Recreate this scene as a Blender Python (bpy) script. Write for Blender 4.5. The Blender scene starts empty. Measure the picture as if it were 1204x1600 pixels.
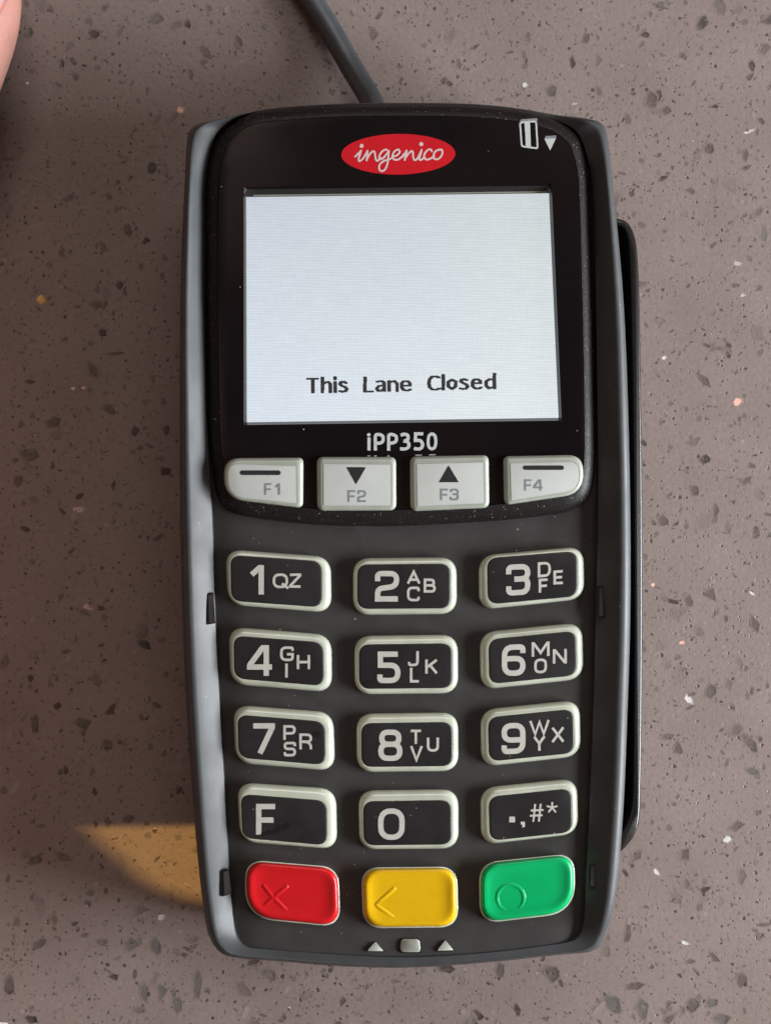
import bpy, math, random
from mathutils import Vector
random.seed(7)
scn = bpy.context.scene
COL = scn.collection
MM = 0.001
HC, FPX, CX, CY = 300.0, 2244.0, 602.0, 800.0      # lens height over the counter (mm), focal length in photo pixels

# ------------------------------------------------------------------ camera
cam_d = bpy.data.cameras.new('camera'); cam = bpy.data.objects.new('camera', cam_d); COL.objects.link(cam)
cam.location = (0, 0, HC*MM); cam.rotation_euler = (0, 0, 0)
cam_d.sensor_fit = 'VERTICAL'; cam_d.sensor_height = 24; cam_d.lens = 24*FPX/1600
cam_d.clip_start = 0.01; cam_d.clip_end = 50
scn.camera = cam
# ------------------------------------------------------------------ world: a dim warm room
W = bpy.data.worlds.new('World'); scn.world = W; W.use_nodes = True
nt = W.node_tree; nt.nodes.clear()
out = nt.nodes.new('ShaderNodeOutputWorld'); bg = nt.nodes.new('ShaderNodeBackground')
tc = nt.nodes.new('ShaderNodeTexCoord'); nz = nt.nodes.new('ShaderNodeTexNoise'); nz.inputs['Scale'].default_value = 4.5
nz.inputs['Detail'].default_value = 2
rp = nt.nodes.new('ShaderNodeValToRGB')
rp.color_ramp.elements[0].position = .44; rp.color_ramp.elements[0].color = (.045, .024, .016, 1)
rp.color_ramp.elements[1].position = .58; rp.color_ramp.elements[1].color = (.15, .088, .060, 1)
e3 = rp.color_ramp.elements.new(.68); e3.color = (.50, .37, .30, 1)
nt.links.new(tc.outputs['Generated'], nz.inputs['Vector']); nt.links.new(nz.outputs['Fac'], rp.inputs['Fac'])
nt.links.new(rp.outputs['Color'], bg.inputs['Color']); nt.links.new(bg.outputs[0], out.inputs[0])
bg.inputs['Strength'].default_value = 1.0
# ------------------------------------------------------------------ lamps
def area(name, loc, aim, sx, sy, power, col):
    d = bpy.data.lights.new(name, 'AREA'); d.shape = 'RECTANGLE'; d.size = sx; d.size_y = sy
    d.energy = power; d.color = col
    o = bpy.data.objects.new(name, d); COL.objects.link(o)
    o.location = loc
    o.rotation_euler = (Vector(aim)-Vector(loc)).to_track_quat('-Z', 'Y').to_euler()
    return o
area('window_light', (.60, -.12, .225), (0, -.02, 0), .36, .24, 12.8, (.92, .97, 1.0))
area('ceiling_light', (.15, .95, 1.15), (0, 0, 0), .9, .5, 5.6, (1.0, .95, .90))
# low warm lamp at the left that throws the small golden wedge of light beside the terminal
def U(px, py, z=0.0):
    return Vector(((px-CX)*(HC-z)/FPX, (CY-py)*(HC-z)/FPX, z))
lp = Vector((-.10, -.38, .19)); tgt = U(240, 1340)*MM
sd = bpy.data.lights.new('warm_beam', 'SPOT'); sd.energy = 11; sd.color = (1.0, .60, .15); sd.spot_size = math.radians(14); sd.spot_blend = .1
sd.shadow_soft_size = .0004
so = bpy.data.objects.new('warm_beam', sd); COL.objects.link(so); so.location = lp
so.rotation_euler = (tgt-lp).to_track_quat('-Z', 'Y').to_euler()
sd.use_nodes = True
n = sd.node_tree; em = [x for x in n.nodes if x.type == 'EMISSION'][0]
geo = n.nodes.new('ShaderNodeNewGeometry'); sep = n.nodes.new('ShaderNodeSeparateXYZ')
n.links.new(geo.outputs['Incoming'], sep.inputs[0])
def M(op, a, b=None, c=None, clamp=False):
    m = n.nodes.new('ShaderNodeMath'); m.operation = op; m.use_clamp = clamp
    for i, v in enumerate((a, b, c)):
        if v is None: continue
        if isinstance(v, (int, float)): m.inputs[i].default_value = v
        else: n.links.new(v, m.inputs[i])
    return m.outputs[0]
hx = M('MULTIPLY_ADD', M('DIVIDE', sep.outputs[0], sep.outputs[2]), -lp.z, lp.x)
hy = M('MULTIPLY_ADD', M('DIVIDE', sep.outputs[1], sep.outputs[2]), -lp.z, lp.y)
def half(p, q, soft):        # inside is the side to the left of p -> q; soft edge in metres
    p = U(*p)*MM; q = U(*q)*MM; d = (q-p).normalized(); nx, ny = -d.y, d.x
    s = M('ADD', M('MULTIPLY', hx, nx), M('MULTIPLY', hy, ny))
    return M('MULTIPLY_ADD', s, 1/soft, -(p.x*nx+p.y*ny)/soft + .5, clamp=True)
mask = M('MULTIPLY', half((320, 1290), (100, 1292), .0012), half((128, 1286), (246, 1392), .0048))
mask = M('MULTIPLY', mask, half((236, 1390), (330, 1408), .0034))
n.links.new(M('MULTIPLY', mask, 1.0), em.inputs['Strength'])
# ------------------------------------------------------------------ exposure
scn.view_settings.view_transform = 'Standard'; scn.view_settings.look = 'None'
scn.view_settings.exposure = 0; scn.view_settings.gamma = 1
scn.view_settings.use_curve_mapping = False
scn.render.engine = 'CYCLES'
scn.cycles.use_denoising = True; scn.cycles.max_bounces = 8

# ================================================================== materials
def mat(name, col, rough=.5, spec=.5, coat=0, noise=0, nscale=800, bump=0, bscale=3000, dust=0, mottle=0,
        rvar=0, emit=None, sss=0, speck=0, bdist=.0001):
    m = bpy.data.materials.new(name); m.use_nodes = True; t = m.node_tree; L = t.links
    b = t.nodes['Principled BSDF']
    b.inputs['Base Color'].default_value = (*col, 1); b.inputs['Roughness'].default_value = rough
    b.inputs['Specular IOR Level'].default_value = spec; b.inputs['Coat Weight'].default_value = coat
    b.inputs['Coat Roughness'].default_value = .06
    tcn = t.nodes.new('ShaderNodeTexCoord'); src = tcn.outputs['Object']
    cur = None
    def rgb(c):
        r = t.nodes.new('ShaderNodeRGB'); r.outputs[0].default_value = (*c, 1); return r.outputs[0]
    def mix(f, a, c):
        x = t.nodes.new('ShaderNodeMix'); x.data_type = 'RGBA'
        L.new(f, x.inputs[0]); L.new(a, x.inputs[6]); L.new(c, x.inputs[7]); return x.outputs[2]
    def ramp(v, a, b_):
        r = t.nodes.new('ShaderNodeMapRange'); r.inputs[1].default_value = a; r.inputs[2].default_value = b_
        L.new(v, r.inputs[0]); return r.outputs[0]
    if noise:
        nn = t.nodes.new('ShaderNodeTexNoise'); nn.inputs['Scale'].default_value = nscale; nn.inputs['Detail'].default_value = 4
        L.new(src, nn.inputs['Vector'])
        cur = mix(ramp(nn.outputs['Fac'], .3, .7), rgb([c*(1-noise) for c in col]), rgb([c*(1+noise) for c in col]))
    def spots(scale, size, thr, colr):
        nonlocal cur
        v = t.nodes.new('ShaderNodeTexVoronoi'); v.inputs['Scale'].default_value = scale; L.new(src, v.inputs['Vector'])
        lt = t.nodes.new('ShaderNodeMath'); lt.operation = 'LESS_THAN'; L.new(v.outputs['Distance'], lt.inputs[0]); lt.inputs[1].default_value = size
        sp = t.nodes.new('ShaderNodeSeparateColor'); L.new(v.outputs['Color'], sp.inputs[0])
        g = t.nodes.new('ShaderNodeMath'); g.operation = 'GREATER_THAN'; L.new(sp.outputs[0], g.inputs[0]); g.inputs[1].default_value = thr
        a = t.nodes.new('ShaderNodeMath'); a.operation = 'MULTIPLY'; L.new(lt.outputs[0], a.inputs[0]); L.new(g.outputs[0], a.inputs[1])
        cur = mix(a.outputs[0], cur if cur is not None else rgb(col), rgb(colr))
    if dust:
        spots(420, .055, 1-dust, (.42, .38, .35))
        spots(900, .10, 1-dust*.6, (.25, .22, .2))
    if speck:
        spots(2600, .22, 1-speck, (.35, .3, .26))
        spots(4300, .25, 1-speck, (.2, .16, .13))
    if cur is not None: L.new(cur, b.inputs['Base Color'])
    if rvar:
        nn = t.nodes.new('ShaderNodeTexNoise'); nn.inputs['Scale'].default_value = 90; nn.inputs['Detail'].default_value = 5
        L.new(src, nn.inputs['Vector'])
        r = t.nodes.new('ShaderNodeMapRange'); r.inputs[1].default_value = .3; r.inputs[2].default_value = .7
        r.inputs[3].default_value = rough-rvar; r.inputs[4].default_value = rough+rvar
        L.new(nn.outputs['Fac'], r.inputs[0]); L.new(r.outputs[0], b.inputs['Roughness'])
    if bump:
        nn = t.nodes.new('ShaderNodeTexNoise'); nn.inputs['Scale'].default_value = bscale; nn.inputs['Detail'].default_value = 3
        L.new(src, nn.inputs['Vector'])
        bp = t.nodes.new('ShaderNodeBump'); bp.inputs['Strength'].default_value = bump; bp.inputs['Distance'].default_value = bdist
        L.new(nn.outputs['Fac'], bp.inputs['Height']); L.new(bp.outputs[0], b.inputs['Normal'])
    if sss:
        b.inputs['Subsurface Weight'].default_value = sss; b.inputs['Subsurface Scale'].default_value = .003
    if emit:
        b.inputs['Emission Color'].default_value = (*emit[0], 1); b.inputs['Emission Strength'].default_value = emit[1]
    return m
MT = {}
MT['shell'] = mat('grey_plastic', (.046, .048, .051), .46, .36, noise=.10, nscale=300, bump=.28, bscale=4200, bdist=.00005, dust=.05, rvar=.06)
MT['shell_low'] = MT['shell']
MT['plate'] = mat('dark_plastic', (.034, .032, .0315), .44, .5, noise=.12, nscale=250, bump=.25, bscale=4200, bdist=.00004, dust=.09, rvar=.09)
MT['gap'] = mat('gap_black', (.006, .005, .005), .7, .2)
MT['bezel'] = mat('bezel_black', (.009, .007, .007), .48, .3, bump=.7, bscale=2600, bdist=.00012, dust=.10, speck=.07)
MT['lens'] = mat('lens_black', (.005, .004, .005), .09, .6, dust=.04, rvar=.05)
MT['rail'] = mat('rail_black', (.012, .010, .010), .25, .5, dust=.06, bump=.1)
MT['cable'] = mat('cable_grey', (.050, .055, .062), .42, .5, noise=.2, nscale=200, bump=.15, bscale=1500, dust=.02)
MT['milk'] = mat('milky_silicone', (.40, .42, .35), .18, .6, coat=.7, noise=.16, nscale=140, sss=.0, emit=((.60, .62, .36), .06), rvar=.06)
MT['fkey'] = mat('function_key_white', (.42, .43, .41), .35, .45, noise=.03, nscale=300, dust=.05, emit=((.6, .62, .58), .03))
MT['fborder'] = mat('function_key_skirt', (.31, .33, .28), .28, .5, noise=.06, nscale=300)
MT['face'] = mat('key_face_black', (.014, .0125, .014), .40, .5, noise=.15, nscale=500, dust=.08, rvar=.08, bump=.06)
MT['legend'] = mat('legend_white', (.44, .43, .39), .45, .4, noise=.06, nscale=900)
MT['legend_grey'] = mat('legend_grey', (.19, .20, .22), .5, .3, noise=.08, nscale=900)
MT['legend_dark'] = mat('legend_dark', (.022, .02, .022), .45, .3)
MT['red'] = mat('red_rubber', (.50, .008, .012), .30, .45, noise=.05, nscale=200, bump=.08, rvar=.05)
MT['yellow'] = mat('yellow_rubber', (.62, .36, .004), .30, .45, noise=.04, nscale=200, bump=.08, rvar=.05)
MT['green'] = mat('green_rubber', (.0, .34, .105), .30, .45, noise=.05, nscale=200, bump=.08, rvar=.05)
MT['logo_red'] = mat('logo_red', (.50, .008, .016), .25, .4, coat=.4, noise=.04, nscale=500)
MT['logo_white'] = mat('logo_white', (.62, .46, .46), .3, .4)
MT['print'] = mat('print_silver', (.46, .48, .48), .35, .4)
MT['lcd_edge'] = mat('lcd_edge', (.20, .21, .18), .4, .4)
MT['lcd_wall'] = mat('lcd_wall', (.014, .012, .012), .35, .5, noise=.1)
MT['ink'] = mat('lcd_ink', (.012, .008, .008), .4, .2)
MT['skin'] = mat('skin', (.45, .215, .175), .48, .4, noise=.10, nscale=110, bump=.5, bscale=900, bdist=.0003, sss=.15)
MT['nail'] = mat('nail', (.47, .265, .26), .3, .5, noise=.03)
MT['nail_fold'] = mat('nail_fold', (.42, .15, .135), .5, .3, noise=.2, nscale=400)
MT['paper'] = mat('paper', (.72, .72, .68), .6, .3, noise=.02)
MT['cap_grey'] = mat('led_window', (.27, .28, .24), .35, .5, noise=.06)

def screen_mat():
    m = bpy.data.materials.new('lcd'); m.use_nodes = True; t = m.node_tree; L = t.links
    b = t.nodes['Principled BSDF']; b.inputs['Base Color'].default_value = (.03, .03, .03, 1)
    b.inputs['Roughness'].default_value = .12
    uv = t.nodes.new('ShaderNodeUVMap'); s = t.nodes.new('ShaderNodeSeparateXYZ'); L.new(uv.outputs[0], s.inputs[0])
    def Mn(op, a, b_=None, c=None):
        q = t.nodes.new('ShaderNodeMath'); q.operation = op
        for i, v in enumerate((a, b_, c)):
            if v is None: continue
            if isinstance(v, (int, float)): q.inputs[i].default_value = v
            else: L.new(v, q.inputs[i])
        return q.outputs[0]
    # pixel grid 320 x 240: thin dark gaps between the cells
    def gap(c, nn, w):
        f = Mn('FRACT', Mn('MULTIPLY', c, nn)); return Mn('LESS_THAN', f, w)
    g = Mn('MAXIMUM', Mn('MULTIPLY', gap(s.outputs[0], 196, .30), .6), gap(s.outputs[1], 147, .34))
    nz_ = t.nodes.new('ShaderNodeTexNoise'); nz_.inputs['Scale'].default_value = 2.2; nz_.inputs['Detail'].default_value = 1
    L.new(uv.outputs[0], nz_.inputs['Vector'])
    mx = t.nodes.new('ShaderNodeMix'); mx.data_type = 'RGBA'      # panel tint drifts from bluish to neutral across the backlight
    mx.inputs[6].default_value = (.60, .655, .74, 1); mx.inputs[7].default_value = (.70, .755, .74, 1)
    f = Mn('ADD', Mn('MULTIPLY', s.outputs[0], .55), Mn('MULTIPLY', Mn('SUBTRACT', nz_.outputs['Fac'], .3), .5)); L.new(f, mx.inputs[0])
    L.new(mx.outputs[2], b.inputs['Emission Color'])
    e = Mn('MULTIPLY', Mn('SUBTRACT', 1.0, Mn('MULTIPLY', g, .26)), Mn('MULTIPLY_ADD', s.outputs[1], -.24, 1.26))
    mp = t.nodes.new('ShaderNodeMapping'); mp.inputs['Scale'].default_value = (14, 120, 1); mp.inputs['Rotation'].default_value = (0, 0, .03); L.new(uv.outputs[0], mp.inputs[0])
    ns = t.nodes.new('ShaderNodeTexNoise'); ns.inputs['Scale'].default_value = 1.; ns.inputs['Detail'].default_value = 3; L.new(mp.outputs[0], ns.inputs['Vector'])
    mp2 = t.nodes.new('ShaderNodeMapping'); mp2.inputs['Scale'].default_value = (150, 12, 1); L.new(uv.outputs[0], mp2.inputs[0])
    ns2 = t.nodes.new('ShaderNodeTexNoise'); ns2.inputs['Scale'].default_value = 1.; ns2.inputs['Detail'].default_value = 3; L.new(mp2.outputs[0], ns2.inputs['Vector'])
    e = Mn('MULTIPLY', e, Mn('ADD', Mn('MULTIPLY_ADD', ns.outputs['Fac'], .22, .84), Mn('MULTIPLY', ns2.outputs['Fac'], .10)))
    L.new(e, b.inputs['Emission Strength'])
    return m
MT['screen'] = screen_mat()

def counter_mat():
    m = bpy.data.materials.new('quartz'); m.use_nodes = True; t = m.node_tree; L = t.links
    b = t.nodes['Principled BSDF']; b.inputs['Roughness'].default_value = .36; b.inputs['Specular IOR Level'].default_value = .4
    tcn = t.nodes.new('ShaderNodeTexCoord'); src = tcn.outputs['Object']
    def rgb(c):
        r = t.nodes.new('ShaderNodeRGB'); r.outputs[0].default_value = (*c, 1); return r.outputs[0]
    def mix(f, a, c):
        x = t.nodes.new('ShaderNodeMix'); x.data_type = 'RGBA'; L.new(f, x.inputs[0]); L.new(a, x.inputs[6]); L.new(c, x.inputs[7]); return x.outputs[2]
    def rmap(v, a, b_, c=0., d=1.):
        r = t.nodes.new('ShaderNodeMapRange'); r.inputs[1].default_value = a; r.inputs[2].default_value = b_
        r.inputs[3].default_value = c; r.inputs[4].default_value = d
        L.new(v, r.inputs[0]); return r.outputs[0]
    def noise(sc, det=3, ro=.5):
        x = t.nodes.new('ShaderNodeTexNoise'); x.inputs['Scale'].default_value = sc; x.inputs['Detail'].default_value = det
        x.inputs['Roughness'].default_value = ro
        L.new(src, x.inputs['Vector']); return x
    def mul(a, b_):
        x = t.nodes.new('ShaderNodeMath'); x.operation = 'MULTIPLY'; L.new(a, x.inputs[0])
        if isinstance(b_, float): x.inputs[1].default_value = b_
        else: L.new(b_, x.inputs[1])
        return x.outputs[0]
    c = mix(rmap(noise(60, 4).outputs['Fac'], .3, .7), rgb((.200, .155, .141)), rgb((.236, .186, .171)))
    c = mix(rmap(noise(900, 3, .7).outputs['Fac'], .35, .7, 0, .55), c, rgb((.175, .130, .118)))
    # warped coordinates make the grains angular and irregular
    warp = noise(700, 2); va = t.nodes.new('ShaderNodeVectorMath'); va.operation = 'MULTIPLY_ADD'
    L.new(warp.outputs['Color'], va.inputs[0]); va.inputs[1].default_value = (.0011, .0011, 0); L.new(src, va.inputs[2])
    def grains(scale, size, thr, colr, strength):
        nonlocal c
        v = t.nodes.new('ShaderNodeTexVoronoi'); v.inputs['Scale'].default_value = scale; L.new(va.outputs[0], v.inputs['Vector'])
        sp = t.nodes.new('ShaderNodeSeparateColor'); L.new(v.outputs['Color'], sp.inputs[0])
        szv = rmap(sp.outputs[1], 0, 1, size*.45, size)
        dd = t.nodes.new('ShaderNodeMath'); dd.operation = 'DIVIDE'; L.new(v.outputs['Distance'], dd.inputs[0]); L.new(szv, dd.inputs[1])
        a = mul(rmap(dd.outputs[0], .75, 1.05, 1, 0), rmap(sp.outputs[0], thr, thr+.06))
        a = mul(a, rmap(sp.outputs[2], 0, 1, strength*.35, strength))
        c = mix(a, c, rgb(colr))
        return a
    h1 = grains(820, .36, .62, (.065, .046, .040), .95)
    h2 = grains(1500, .36, .62, (.08, .058, .050), .85)
    grains(520, .26, .82, (.34, .27, .25), .45)
    grains(330, .30, .72, (.085, .068, .062), .6)
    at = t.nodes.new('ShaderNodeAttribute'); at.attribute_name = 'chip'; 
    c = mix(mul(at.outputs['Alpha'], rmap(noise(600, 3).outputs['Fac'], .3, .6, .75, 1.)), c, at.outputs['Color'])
    L.new(c, b.inputs['Base Color'])
    L.new(rmap(noise(45, 4).outputs['Fac'], .3, .7, .30, .44), b.inputs['Roughness'])
    ad = t.nodes.new('ShaderNodeMath'); ad.operation = 'ADD'; L.new(h1, ad.inputs[0]); L.new(h2, ad.inputs[1])
    bp = t.nodes.new('ShaderNodeBump'); bp.inputs['Strength'].default_value = .5; bp.inputs['Distance'].default_value = .0001; bp.invert = True
    L.new(ad.outputs[0], bp.inputs['Height'])
    bp2 = t.nodes.new('ShaderNodeBump'); bp2.inputs['Strength'].default_value = .35; bp2.inputs['Distance'].default_value = .00018
    L.new(noise(1100, 3, .6).outputs['Fac'], bp2.inputs['Height']); L.new(bp.outputs[0], bp2.inputs['Normal'])
    L.new(bp2.outputs[0], b.inputs['Normal'])
    return m
MT['quartz'] = counter_mat()

# ================================================================== mesh helpers (everything in mm until build)
class MB:
    def __init__(s): s.v = []; s.f = []; s.m = []; s.mats = []
    def mi(s, m):
        if m not in s.mats: s.mats.append(m)
        return s.mats.index(m)
    def add(s, vs, fs, m):
        o = len(s.v); s.v += [tuple(p) for p in vs]; k = s.mi(m)
        for f in fs: s.f.append(tuple(i+o for i in f)); s.m.append(k)
    def loft(s, rings, m, cap=True, capbot=False, mats=None):
        n_ = len(rings[0]); vs = [p for r in rings for p in r]
        for k in range(len(rings)-1):
            fs = [(k*n_+i, k*n_+(i+1) % n_, (k+1)*n_+(i+1) % n_, (k+1)*n_+i) for i in range(n_)]
            if k == 0: base = len(s.v); s.v += [tuple(p) for p in vs]
            mm = s.mi(mats[k] if mats else m)
            for f in fs: s.f.append(tuple(i+base for i in f)); s.m.append(mm)
        if cap:
            s.f.append(tuple(base+(len(rings)-1)*n_+i for i in range(n_))); s.m.append(s.mi(mats[-1] if mats else m))
        if capbot:
            s.f.append(tuple(base+i for i in range(n_))[::-1]); s.m.append(s.mi(m))
    def build(s, name, parent=None, sharp=35, smooth=True):
        me = bpy.data.meshes.new(name)
        base = parent_world(parent)
        me.from_pydata([(x*MM-base[0], y*MM-base[1], z*MM-base[2]) for x, y, z in s.v], [], s.f)
        for m in s.mats: me.materials.append(MT[m])
        me.polygons.foreach_set('material_index', s.m)
        import bmesh
        bm = bmesh.new(); bm.from_mesh(me); bmesh.ops.recalc_face_normals(bm, faces=bm.faces); bm.to_mesh(me); bm.free()
        if smooth:
            me.polygons.foreach_set('use_smooth', [True]*len(me.polygons))
            me.set_sharp_from_angle(angle=math.radians(sharp))
        me.update()
        o = bpy.data.objects.new(name, me); COL.objects.link(o)
        if parent: o.parent = parent
        return o
def parent_world(p):
    x = Vector((0, 0, 0))
    while p: x += p.location; p = p.parent
    return x
def empty(name, loc, label, cat):
    o = bpy.data.objects.new(name, None); COL.objects.link(o); o.location = [c*MM for c in loc]; o.empty_display_size = .02
    o['label'] = label; o['category'] = cat
    return o
def crom(pts, k=4, closed=True):
    n_ = len(pts); o = []
    rng = n_ if closed else n_-1
    for i in range(rng):
        g = (lambda j: pts[j % n_]) if closed else (lambda j: pts[max(0, min(n_-1, j))])
        p0, p1, p2, p3 = g(i-1), g(i), g(i+1), g(i+2)
        for s_ in range(k):
            t = s_/k
            o.append(tuple(.5*((2*b)+(-a+c)*t+(2*a-5*b+4*c-d)*t*t+(-a+3*b-3*c+d)*t**3) for a, b, c, d in zip(p0, p1, p2, p3)))
    if not closed: o.append(tuple(pts[-1]))
    return o
def rpoly(pts, radii, na=6, closed=True, ne=1):
    """polygon/polyline in px with bezier-rounded corners"""
    n_ = len(pts); o = []
    if not isinstance(radii, (list, tuple)): radii = [radii]*n_
    for i in range(n_):
        p = Vector(pts[i])
        if (not closed and i in (0, n_-1)) or radii[i] < .05: o.append(tuple(p)); continue
        a = Vector(pts[i-1]); b = Vector(pts[(i+1) % n_])
        r = min(radii[i], (a-p).length*.499, (b-p).length*.499)
        s_ = p+(a-p).normalized()*r; e = p+(b-p).normalized()*r
        for k in range(na+1):
            t = k/na; q = s_*(1-t)**2+p*(2*t*(1-t)*.92+0)+e*t*t
            w = (1-t)**2+2*t*(1-t)*.92+t*t
            o.append(tuple(q/w))
    return o
def offs(o, d):
    """move a closed outline (px, clockwise on screen) inward by d(px, py) or a number"""
    n_ = len(o); r = []
    for i in range(n_):
        a = Vector(o[i-1][:2]); b = Vector(o[(i+1) % n_][:2]); t = (b-a).normalized()
        nn = Vector((-t.y, t.x)); dd = d(*o[i][:2]) if callable(d) else d
        p = Vector(o[i][:2])+nn*dd; r.append((p.x, p.y))
    return r
def lerp(a, b, t): return a+(b-a)*t
def tab(x, xs, ys):
    if x <= xs[0]: return ys[0]
    for i in range(len(xs)-1):
        if x <= xs[i+1]: return lerp(ys[i], ys[i+1], (x-xs[i])/(xs[i+1]-xs[i]))
    return ys[-1]
def ZP(px, py): return min(27.2, 26.5-(py-820)*.0067)          # keypad plate height
def ZB(px, py): return 30.7-(py-170)*.0013                       # display bezel height
def ring(o, zf): return [U(p[0], p[1], zf(p[0], p[1]) if callable(zf) else zf) for p in o]

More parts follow.
